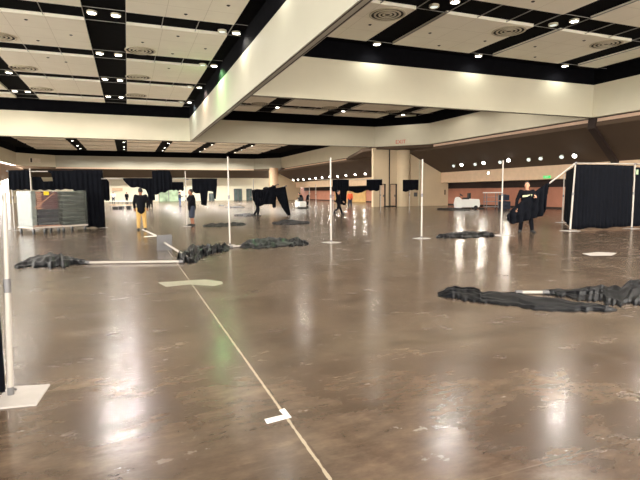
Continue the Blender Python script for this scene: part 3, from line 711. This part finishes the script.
# tipped upright with its plate on edge
pp = P(164.5, 250.5); c0 = at(164.5, 242.3, dist(pp)); tipe = P(187, 256.8, .05)
t = thing('tipped_upright', 'fallen upright with its square grey plate standing on edge beside the crumpled drape', 'pole', pp, 0)
ax = (tipe-c0).normalized(); s_ = Vector((0, 0, 1)).cross(ax).normalized(); u_ = ax.cross(s_)
bm = bmesh.new(); hs = .20
vs = [bm.verts.new(c0-pp+s_*i*hs*.95+u_*j*hs+ax*k*.006) for k in (-1, 1) for i, j in ((-1, -1), (1, -1), (1, 1), (-1, 1))]
for q in ((0, 1, 2, 3), (7, 6, 5, 4), (0, 4, 5, 1), (1, 5, 6, 2), (2, 6, 7, 3), (3, 7, 4, 0)): bm.faces.new([vs[i] for i in q])
dz = min(v.co.z for v in bm.verts); 
for v in bm.verts: v.co.z -= dz
obj('base_plate', bm, 'steel', t)
obj('pole', T(c0-pp-Vector((0, 0, dz)), tipe-pp, .026), 'alu', t)

# tape, patches
bm = bmesh.new()
def poly(pts, z=.003):
    b2 = bmesh.new(); q = [P(x, y) for x, y in pts]; c = sum(q, Vector())/len(q)
    prism(b2, [(p.x-c.x, p.y-c.y) for p in q], .0005, z, 'z'); return b2, c
b2, c = poly([(264.5, 419.5), (283.5, 415), (279, 410.5), (284.5, 408.5), (291.5, 417.5), (267, 424)])
o = obj('floor_tape', b2, 'tape'); o.location = c; tag(o, 'white L shaped tape mark on the floor joint in the foreground', 'tape')
b2, c = poly([(158, 282.5), (188, 280.5), (205, 279.5), (222, 281.5), (223, 284), (214, 286), (190, 284.5), (166, 287)], .002)
o = obj('floor_patch', b2, mat('pale repair patch', srgb(146, 142, 122), .35, var=.08, scale=12)); o.location = c; tag(o, 'long pale patch on the floor crossing the joint line', 'floor patch')
b2, c = poly([(582, 253.5), (598, 252), (617, 253), (612, 255.5), (590, 255.8)], .002)
o = obj('floor_patch', b2, 'plate'); o.location = c; tag(o, 'small pale patch on the floor below the black booth', 'floor patch')
b2, c = poly([(141, 229.5), (155, 236), (157, 235.2), (144, 229.2)], .002)
o = obj('floor_tape', b2, 'tape'); o.location = c; tag(o, 'thin pale tape strip running from the khaki trousered man', 'tape')
b2, c = poly([(144, 236.3), (157, 235.3), (157, 236.5), (144, 237.3)], .002)
o = obj('floor_tape', b2, 'tape'); o.location = c; tag(o, 'short crosswise tape strip left of the plate standing on edge', 'tape')

# ------------------------------------------------------------ wrapped carts
def casters(t, pts):
    for (x, y) in pts:
        o = obj('caster', T((x-.025, y, .07), (x+.025, y, .07), .07, seg=16), 'rubber', t)
        obj('fork', B(x-.035, y-.03, .07, x+.035, y+.03, .2), 'steel', o)
A_ = P(33, 234.4); C_ = P(88.5, 230.4); B_ = A_.lerp(C_, .52)
def frame(a, b): return math.atan2(b.y-a.y, b.x-a.x)
ang1 = frame(A_, C_); w1 = (B_-A_).length-.03
ang2 = ang1; w2 = (C_-B_).length
for k, (o0, an, w, dep) in enumerate(((A_, ang1, w1, 1.15), (B_, ang2, w2, 1.15))):
    lab = ('low dolly under the wrapped maroon stack', 'low dolly under the wrapped grey green bundles')[k]
    t = thing('wheeled_dolly', lab, 'cart', o0, an, 'dollies loaded with wrapped bundles')
    bm = bmesh.new(); box(bm, 0, 0, .2, w, dep, .25, bev=.01); obj('deck', bm, 'deck', t)
    casters(t, [(.08, .1), (w-.08, .1), (.08, dep-.1), (w-.08, dep-.1)] + ([(w*.45, .1)] if k == 0 else []))
    Mx = Matrix.Translation(o0) @ Matrix.Rotation(an, 4, 'Z')
    def lay(n, mname, z0, z1, x0, x1, y0, y1, lab, grp, cat, nm):
        h = (z1-z0)/n
        for i in range(n):
            bm = bmesh.new(); j = random.uniform(-.02, .02)
            box(bm, x0+j, y0+abs(j), .004, x1+j*.5, y1, h-.004, bev=min(.03, h*.35))
            for f in bm.faces: f.smooth = True
            o = obj(nm, bm, mname); o.matrix_world = Mx @ Matrix.Translation((0, 0, z0+h*i))
            tag(o, lab, cat, grp)
            if mname == 'maroon':
                obj('pale_edge', B(x0+j-.012, y0+abs(j)-.012, h*.15, x0+j+.16, y0+.1, h*.6), 'cardboard', o)
    if k == 0:
        lay(9, 'maroon', .90, 1.56, .24, w-.06, .04, dep-.06, 'folded maroon cloth layer in the upper stack of the left wrapped dolly', 'folded maroon cloths', 'cloth', 'folded_cloth')
        bm = bmesh.new(); box(bm, .02, .03, 0, .2, dep-.03, 1.32, bev=.03); o = obj('wrapped_load', bm, mat('pale grey wrap', srgb(108, 112, 106), .35, var=.3, scale=9, bump=.6, bscale=12)); o.matrix_world = Mx @ Matrix.Translation((0, 0, .255)); tag(o, 'tall pale grey wrapped bundle at the left end of the maroon stack', 'wrapped load')
        lay(4, 'navy', .26, .90, .24, w-.06, .03, dep-.06, 'dark navy folded bundle low on the left wrapped dolly', 'dark bundles on the left dolly', 'cloth', 'folded_cloth')
    else:
        lay(8, 'greygreen', .26, 1.56, .05, w-.05, .05, dep-.05, 'grey green folded bundle on the right wrapped dolly', 'grey green bundles on the right dolly', 'cloth', 'folded_cloth')
    bm = bmesh.new()
    nx = 14
    ring = []
    per = [(0, 0), (w, 0), (w, dep), (0, dep)]
    pts = []
    for i in range(4):
        a, b = Vector(per[i]), Vector(per[(i+1) % 4])
        for s in range(nx): pts.append(a.lerp(b, s/nx))
    for zi in range(13):
        z = .24+zi*(1.60-.24)/12
        ring.append([bm.verts.new((p.x+.014*noise.noise((p.x*4, p.y*4, z*5)), p.y-.0+.014*noise.noise((p.x*5, z*6, p.y*4)), z)) for p in pts])
    for zi in range(12):
        for i in range(len(pts)):
            j = (i+1) % len(pts); bm.faces.new((ring[zi][i], ring[zi][j], ring[zi+1][j], ring[zi+1][i]))
    bm.faces.new(ring[-1])
    o = obj('plastic_wrap', bm, 'wrap', smooth=True); o.matrix_world = Mx
    tag(o, ('clear plastic wrap around the maroon stack on the left dolly', 'clear plastic wrap around the grey green bundles on the right dolly')[k], 'plastic wrap')
    if k == 0:
        o = obj('yellow_label', B(w*.42, -.035, 1.42, w*.42+.19, -.02, 1.56), 'yellow'); o.matrix_world = Mx; tag(o, 'yellow label stuck on the wrapped maroon stack', 'label')
        bm = bmesh.new(); tube(bm, (.1, -.03, .95), (w*.78, -.03, 1.5), .012); tube(bm, (.05, -.03, .3), (w-.05, -.03, .28), .012)
        o = obj('strap', bm, 'cardboard'); o.matrix_world = Mx; tag(o, 'pale diagonal strap across the wrapped maroon stack', 'strap')
# ------------------------------------------------------------ people
def person(label, loc, rz, J, top, bot, skin='skin1', vox=.012, sleeves=True, shorts=False, hair=True, group=None, shoes='rubber', gaze=0.0, long=False):
    """J: joint dictionary in the figure's own space, facing -Y, z up from the floor."""
    t = thing('person', label, 'person', loc, rz, group)
    V = lambda k: Vector(J[k])
    b = bmesh.new()
    hd = V('head'); nk = V('neck'); ch = V('chest'); pv = V('pelvis')
    cap(b, pv, ch, .125, .13); cap(b, ch, nk, .10, .055); cap(b, nk, hd, .052, .06)
    rot = Matrix.Rotation(gaze, 4, 'Z')
    ell(b, hd+Vector((0, 0, .05)), (.078, .098, .118), rot, 20, 14)
    f = rot.to_3x3() @ Vector((0, -1, 0)); sd = rot.to_3x3() @ Vector((1, 0, 0))
    ell(b, hd+f*.09+Vector((0, 0, .025)), (.014, .022, .024)); ell(b, hd+f*.045+Vector((0, 0, -.035)), (.05, .045, .035))
    for s in (-1, 1): ell(b, hd+sd*s*.078+Vector((0, 0, .035)), (.012, .02, .032))
    ell(b, hd+f*.086+Vector((0, 0, -.012)), (.024, .012, .007))
    for s in ('l', 'r'):
        sh, el, wr_, hp, kn, an = (V(k+'_'+s) for k in ('sh', 'el', 'wr', 'hip', 'kn', 'an'))
        cap(b, ch+(sh-ch)*.4+Vector((0, 0, .03)), sh, .075, .058); cap(b, sh, el, .05, .038); cap(b, el, wr_, .038, .026)
        d = (wr_-el).normalized(); pal = wr_+d*.05
        ell(b, pal, (.040, .030, .042)); a = d.orthogonal().normalized(); c = d.cross(a)
        for i, L in enumerate((.065, .075, .07, .055)):
            r0 = pal+a*(i-1.5)*.019+d*.03; r1 = r0+d*L*.5+c*.012; r2 = r1+d*L*.25+c*.035
            cap(b, r0, r1, .0105, .010); cap(b, r1, r2, .010, .009)
        r0 = wr_+d*.02-a*.03; cap(b, r0, r0-a*.028+d*.03+c*.015, .012, .011); cap(b, r0-a*.028+d*.03+c*.015, r0-a*.025+d*.055+c*.03, .011, .009)
        cap(b, pv+(hp-pv)*.6, hp, .10, .085); cap(b, hp, kn, .085, .055); cap(b, kn, an, .055, .038)
        fd = Vector((J.get('toe_'+s, (0, -1, 0)))).normalized()
        cap(b, an+Vector((0, 0, -.03)), an+fd*.13+Vector((0, 0, -.05)), .038, .03)
    o = obj('body', b, skin, t, smooth=True); r = o.modifiers.new('join', 'REMESH'); r.mode = 'VOXEL'; r.voxel_size = vox; r.use_smooth_shade = True
    # top
    b = bmesh.new(); cap(b, pv+Vector((0, 0, -.10 if long else -.02)), ch, .175 if long else .15, .165 if long else .155); cap(b, ch, nk+Vector((0, 0, -.06)), .13, .075)
    for s in ('l', 'r'):
        sh, el, wr_ = (V(k+'_'+s) for k in ('sh', 'el', 'wr'))
        cap(b, ch+(sh-ch)*.3+Vector((0, 0, .03)), sh, .10, .078); cap(b, ch+(sh-ch)*.6, pv+(sh-ch)*.35, .10, .10); cap(b, sh, el, .074, .06)
        if sleeves: cap(b, el, wr_+(el-wr_)*.08, .058, .045)
    o = obj('top', b, top, t, smooth=True); r = o.modifiers.new('join', 'REMESH'); r.mode = 'VOXEL'; r.voxel_size = vox*1.15; r.use_smooth_shade = True
    # trousers
    b = bmesh.new(); cap(b, pv+Vector((0, 0, .02)), pv+Vector((0, 0, -.03)), .145, .14)
    for s in ('l', 'r'):
        hp, kn, an = (V(k+'_'+s) for k in ('hip', 'kn', 'an'))
        cap(b, pv+(hp-pv)*.6, hp, .13, .115)
        if shorts: cap(b, hp, kn+(kn-hp)*.05, .115, .10)
        else: cap(b, hp, kn, .112, .082); cap(b, kn, an+Vector((0, 0, .03)), .082, .066)
    o = obj('trousers' if not shorts else 'shorts', b, bot, t, smooth=True); r = o.modifiers.new('join', 'REMESH'); r.mode = 'VOXEL'; r.voxel_size = vox*1.15; r.use_smooth_shade = True
    for s in ('l', 'r'):
        an = V('an_'+s); fd = Vector((J.get('toe_'+s, (0, -1, 0)))).normalized(); gz = an.z
        b = bmesh.new(); z0 = max(.042, gz-.055)
        cap(b, (an.x-fd.x*.04, an.y-fd.y*.04, z0+.01), (an.x+fd.x*.06, an.y+fd.y*.06, z0+.01), .05, .048); cap(b, (an.x+fd.x*.05, an.y+fd.y*.05, z0), (an.x+fd.x*.17, an.y+fd.y*.17, z0-.004), .046, .036)
        o = obj('shoe', b, shoes, t, smooth=True); r = o.modifiers.new('join', 'REMESH'); r.mode = 'VOXEL'; r.voxel_size = vox; r.use_smooth_shade = True
    if hair:
        b = bmesh.new(); ell(b, hd+Vector((0, 0, .085))-f*.022, (.086, .10, .10), rot, 18, 12)
        obj('hair', b, 'hair', t, smooth=True)
    return t
def stand(h=1.75, **k):
    s = h/1.75
    J = dict(head=(0, -.01, 1.57), neck=(0, 0, 1.47), chest=(0, 0, 1.27), pelvis=(0, 0, .95),
             sh_l=(-.19, 0, 1.40), el_l=(-.25, .02, 1.13), wr_l=(-.26, -.05, .88), sh_r=(.19, 0, 1.40), el_r=(.25, .02, 1.13), wr_r=(.26, -.05, .88),
             hip_l=(-.09, 0, .88), kn_l=(-.11, -.02, .49), an_l=(-.13, .02, .09), hip_r=(.09, 0, .88), kn_r=(.11, -.02, .49), an_r=(.13, .02, .09))
    J.update(k)
    return {a: (tuple(c*s for c in b) if not a.startswith('toe') else b) for a, b in J.items()}
def face(p):   # rotation so local -Y looks at the camera
    return math.atan2(p[1], p[0])-PI/2
# worker with diagonal bar
wp = P(525.5, 232.6); rz = face(wp); wd = dist(wp)
def loc(x, y, dd=0):    # image point at the worker's depth -> figure's space
    v = at(x, y, wd+dd)-wp; return tuple(Matrix.Rotation(-rz, 3, 'Z') @ v)
hl = loc(516, 210, -.38); hr = loc(535.5, 199.5, -.38)
worker = person('worker in black clothes facing the camera, holding a draped diagonal bar before the booth', wp, rz, stand(1.78,
    el_l=(-.30, -.06, 1.12), wr_l=(hl[0]+.0, hl[1]+.07, hl[2]+.03), el_r=(.28, -.10, 1.14), wr_r=(hr[0], hr[1]+.07, hr[2]),
    an_l=(-.17, .0, .09), an_r=(.20, -.02, .09), kn_l=(-.14, -.02, .49), kn_r=(.15, -.03, .49), toe_l=(-.3, -1, 0), toe_r=(.7, -1, 0)), 'shirt_black', 'shirt_black', 'skin1', vox=.009)
b = bmesh.new()
for i in range(9):
    x = -.13+i*.034; box(b, x, -.172+.02*abs(i-4)/4, 1.24+.004*i, x+.026, -.155+.025*abs(i-4)/4, 1.30+.004*i)
obj('chest_print', b, 'print', worker)
bar0 = at(512.5, 211.5, wd-.40); bar1 = Vector((p0.x+.12, p0.y, 2.42)); bar1b = at(575.3, 163.2, dist(bar1))
crossbar(bar0, bar1b, 'white diagonal bar held by the worker and hooked to the booth corner', r=.028)
# cloth slung over the bar: outline hung from the bar
def hung(top, bot, label, depth0, depth1, seed, nu=60, nv=18, amp=.06, group=None, m='drape'):
    bm = bmesh.new(); G = []
    for i in range(nu+1):
        u = i/nu; col = []
        tx, ty = interp([Vector((a, b_, 0)) for a, b_ in top], u).xy; bx, by = interp([Vector((a, b_, 0)) for a, b_ in bot], u).xy
        dd = depth0+(depth1-depth0)*u
        A = at(tx, ty, dd); Bq = at(bx, by, dd)
        for j in range(nv+1):
            v = j/nv; ph = u*7*2*PI+2*noise.noise((u*3, v*2, seed))
            p = A.lerp(Bq, v)+Vector((-.37, -.93, 0))*(amp*(.3+.7*v)*math.sin(ph)+.05*noise.noise((u*9, v*5, seed)))
            p.z = max(.01, p.z); col.append(bm.verts.new(p))
        G.append(col)
    for i in range(nu):
        for j in range(nv): bm.faces.new((G[i][j], G[i+1][j], G[i+1][j+1], G[i][j+1]))
    o = obj('drape', bm, m, smooth=True); s = o.modifiers.new('thickness', 'SOLIDIFY'); s.thickness = .02
    return tag(o, label, 'drape', group)
db = dist(bar1b)
hung([(506.5, 216), (512, 208.8), (520, 202.2), (530, 194.8), (540, 187.8), (546, 183.8), (549.5, 182.5)], [(507, 221), (511, 224), (521, 222.5), (530, 219), (537, 217.5), (544, 215), (546, 204)], 'black drape slung on the diagonal bar in front of the worker', wd-.5, wd-.5+(db-wd+.4)*.55, 51)
# khaki trousered man, seen from behind
q = P(142, 230.3)
person('man in a black top and golden khaki trousers standing with his back turned', q, face(q)+PI, stand(1.68, el_l=(-.27, -.04, 1.14), wr_l=(-.25, -.16, .92), el_r=(.27, -.04, 1.14), wr_r=(.25, -.16, .92), head=(0, -.05, 1.56)), 'shirt_black', 'khaki', 'skin2', long=True)
# man in dark shorts holding an upright, facing left
q = P(192.5, 226); an_ = face(q)-PI/2*.8
hw = P(187, 226.5)
def lq(px, py, base, rz_, dd=0):
    v = at(px, py, dist(base)+dd)-base; return tuple(Matrix.Rotation(-rz_, 3, 'Z') @ v)
person('man in a black shirt and dark shorts gripping a thin upright, turned to the left', q, an_, stand(1.64, el_l=(-.2, -.2, 1.2), wr_l=tuple(Vector(lq(187.4, 195, q, an_))+Vector((0, .05, 0))), el_r=(.2, -.16, 1.05), wr_r=tuple(Vector(lq(187.4, 203, q, an_))+Vector((0, .05, 0))), head=(0, -.05, 1.55)), 'shirt_black', 'denim_dark', 'skin2', shorts=True, sleeves=False, long=True)
# walking person
q = P(338.5, 214.4); an_ = face(q)+PI/2*.75
person('person in dark clothes striding across the floor in the centre', q, an_, stand(1.56, kn_l=(-.1, -.16, .5), an_l=(-.1, -.32, .10), kn_r=(.1, .06, .48), an_r=(.1, .36, .14), wr_l=(-.28, .14, .9), wr_r=(.26, -.24, .95)), 'shirt_black', 'shirt_black', 'skin1', vox=.015)
# person carrying draped bars
q = P(257.5, 216.3); an_ = face(q)+PI/2*.9
person('person in black carrying several bars loaded with black drapes', q, an_, stand(1.45, chest=(0, -.1, 1.24), neck=(0, -.17, 1.42), head=(0, -.23, 1.5), sh_l=(-.18, -.12, 1.36), sh_r=(.18, -.12, 1.36), el_l=(-.22, -.3, 1.18), wr_l=(-.12, -.5, 1.2), el_r=(.22, -.3, 1.2), wr_r=(.12, -.52, 1.22), kn_l=(-.1, -.1, .5), an_l=(-.1, -.05, .1), kn_r=(.1, .02, .48), an_r=(.1, .25, .12)), 'shirt_black', 'shirt_black', 'skin1', vox=.015)
dq = dist(q)
gC = 'drapes carried on bars in the middle distance'
hung([(252, 190), (257, 189), (262, 189.5), (268, 188.5), (275, 187)], [(253, 200), (257, 207), (261, 206), (264, 204.5), (275, 204)], 'black drapes slung over the carried bars next to the carrying person', dq-.35, dq-.2, 52, amp=.05, group=gC)
hung([(263, 188), (266, 186.8), (270, 187.5), (273, 185), (276, 187)], [(263, 197), (266, 203), (269, 203.5), (273, 202), (276.5, 200)], 'upper bunched drape on the carried bars', dq, dq, 55, amp=.05, group=gC)
hung([(274, 188.5), (278, 187.8), (282, 187), (285.5, 186.2)], [(278, 200), (283, 209), (287.5, 215.4), (290.8, 215.6)], 'pointed black drape corner dangling from the carried bar to the floor', dq-.2, dq-.1, 53, amp=.03, group=gC)
hung([(270, 188), (273, 186), (276, 186)], [(271, 200), (273, 208), (276, 207.5)], 'thin trailing tail of black drape under the carried bars', dq, dq, 54, amp=.02, group=gC)
crossbar(at(250, 197.5, dq-.1), at(286, 186, dq-.1), 'white bar carried at a slant by the person in black', r=.03)
crossbar(at(252, 193.5, dq), at(278, 184.5, dq), 'second bar carried at a slant above the first', r=.03, m='rubber')
# far people
def farp(x, y, h, lab, top, bot, rot=0, d=None, **k):
    q = P(x, y)
    return person(lab, q, face(q)+rot, stand(h, **k), top, bot, vox=.022)
farp(151, 208.5, 1.55, 'person in dark clothes half hidden behind the scalloped drape', 'shirt_black', 'shirt_black', PI)
farp(180.2, 206.5, 1.6, 'distant person in a navy top and blue jeans beside the green glass', 'denim_dark', 'denim', PI/2, wr_l=(-.2, -.35, 1.2))
farp(113.5, 203.2, 1.72, 'distant person in a white shirt with arms out behind the barrier', 'shirt_white', 'denim_dark', 0, el_l=(-.42, 0, 1.3), wr_l=(-.6, 0, 1.25), el_r=(.3, -.1, 1.15))
farp(127, 203.0, 1.65, 'distant person in black standing behind the barrier', 'shirt_black', 'shirt_black', 0)
farp(350, 207.6, 1.55, 'distant person in an orange vest near the brown wall', 'orange', 'denim_dark', 0)
farp(307.5, 208, 1.5, 'distant person in black leaning beside the white machine on the left', 'shirt_black', 'shirt_black', PI/2, head=(0, -.25, 1.5), neck=(0, -.16, 1.44), chest=(0, -.07, 1.25), sh_l=(-.19, -.12, 1.38), sh_r=(.19, -.12, 1.38))
farp(302, 207.5, 1.55, 'distant person in black bending over the white machine', 'shirt_black', 'shirt_black', -PI/2, head=(0, -.3, 1.4), neck=(0, -.22, 1.36), chest=(0, -.1, 1.2), sh_l=(-.19, -.16, 1.3), sh_r=(.19, -.16, 1.3), wr_l=(-.2, -.5, 1.0))

# ------------------------------------------------------------ machines, barrier
def scrubber(x, y, rz_, s, label):
    q = P(x, y); t = thing('floor_scrubber', label, 'floor scrubber', q, rz_, None); t.scale = (s, s, s)
    bm = bmesh.new(); prism(bm, [(-.85, .18), (.55, .18), (.6, .5), (.55, .78), (-.1, .80), (-.2, .86), (-.85, .82), (-.9, .4)], -.4, .4, 'y'); bmesh.ops.bevel(bm, geom=list(bm.edges), offset=.035, segments=2, affect='EDGES'); obj('tank_body', bm, 'white', t)
    bm = bmesh.new(); prism(bm, [(.55, .12), (1.0, .12), (1.05, .5), (.95, .95), (.8, 1.02), (.55, .8)], -.36, .36, 'y'); bmesh.ops.bevel(bm, geom=list(bm.edges), offset=.03, segments=2, affect='EDGES'); obj('front_cowl', bm, 'white', t)
    bm = bmesh.new(); box(bm, -.05, -.26, .82, .38, .26, .96, bev=.03); box(bm, -.18, -.26, .86, -.02, .26, 1.32, bev=.03); obj('seat', bm, 'rubber', t)
    bm = bmesh.new(); box(bm, .2, -.41, .3, .42, -.39, .74); obj('footwell', bm, 'vent_dark', t)
    w = T((.72, 0, .98), (.55, 0, 1.16), .02); o = obj('steering_column', w, 'rubber', t)
    bm = bmesh.new(); bmesh.ops.create_cone(bm, cap_ends=True, segments=20, radius1=.17, radius2=.17, depth=.03); bm.transform(Matrix.Translation((.54, 0, 1.17)) @ Matrix.Rotation(-.7, 4, 'Y')); obj('steering_wheel', bm, 'rubber', t)
    for wx, wy in ((-.55, -.36), (-.55, .36), (.82, 0)): obj('wheel', T((wx, wy-.06, .16), (wx, wy+.06, .16), .16, seg=20), 'rubber', t)
    obj('brush_deck', T((.15, 0, .03), (.15, 0, .14), .42, seg=24), 'vent_dark', t); obj('squeegee', B(-1.15, -.5, .01, -1.05, .5, .12), 'rubber', t)
    return t
scrubber(467.5, 209.3, PI-math.radians(21), .98, 'white ride on floor scrubber in front of the brown wall on the right')
scrubber(300.5, 208.5, PI/2, .75, 'small distant white machine tended by two people in black')
q = P(498, 209.6); t = thing('utility_cart', 'grey utility cart with a white top loaded with dark bags, left of the worker', 'cart', q, -.37)
for x in (-.9, .0):
    for y in (0, .6): obj('post', T((x, y, .12), (x, y, 1.30), .03), 'steel', t); obj('caster', T((x-.03, y, .06), (x+.03, y, .06), .06), 'rubber', t)
for z in (.2, .6, .95): obj('shelf', B(-.95, -.05, z, .05, .65, z+.04), 'steel', t)
bm = bmesh.new(); box(bm, -1.0, -.08, 1.28, .2, .68, 1.36, bev=.02); obj('top_shelf', bm, 'white', t)
for i, (x, z, w, h) in enumerate(((.1, 0, .9, .7), (.15, .7, .75, .5))):
    bm = bmesh.new(); ell(bm, (x+w/2, .25, z+h/2), (w/2, .38, h/2)); box(bm, x+.05, -.08, z+.02, x+w-.05, .55, z+h-.06, bev=.06)
    o = obj('dark_bag', bm, 'denim_dark'); o.location = q; o.rotation_euler = (0, 0, -.37); tag(o, ('large dark bag on the floor beside the utility cart', 'smaller dark bag on top of the larger bag at the utility cart')[i], 'bag')
# long low barrier / tables far left
a, b = P(109.5, 209.3), P(136, 209.6)
t = thing('folding_table', 'long low pale table with dark gear beneath, behind the khaki trousered man', 'table', a, math.atan2(b.y-a.y, b.x-a.x)); L = (b-a).length
obj('table_top', B(0, 0, .72, L, .7, .77), 'white', t); obj('mid_rail', B(0, .02, .38, L, .06, .44), 'header', t)
for x in (.05, L*.33, L*.5, L*.8, L-.05): obj('leg', T((x, .05, 0), (x, .05, .72), .03), 'steel', t)
for i, (x, w) in enumerate(((.25, .7), (1.0, .35), (2.0, .25))):
    bm = bmesh.new(); box(bm, x, .1, 0, x+w, .5, .22+.05*i, bev=.04); o = obj('gear_case', bm, 'rubber'); o.location = a; o.rotation_euler = t.rotation_euler
    tag(o, ('widest dark case on the floor under the long pale table', 'middle dark case on the floor under the long pale table', 'rightmost dark case on the floor under the long pale table')[i], 'case')

# ------------------------------------------------------------ world and view
w = bpy.data.worlds.new('hall ambient'); sc.world = w; w.use_nodes = True
bg = w.node_tree.nodes['Background']; bg.inputs[0].default_value = (1.0, .965, .90, 1); bg.inputs[1].default_value = 6.5
sc.view_settings.view_transform = 'Standard'; sc.view_settings.look = 'None'; sc.view_settings.gamma = 1
sc.view_settings.use_curve_mapping = False; sc.view_settings.exposure = 0.47
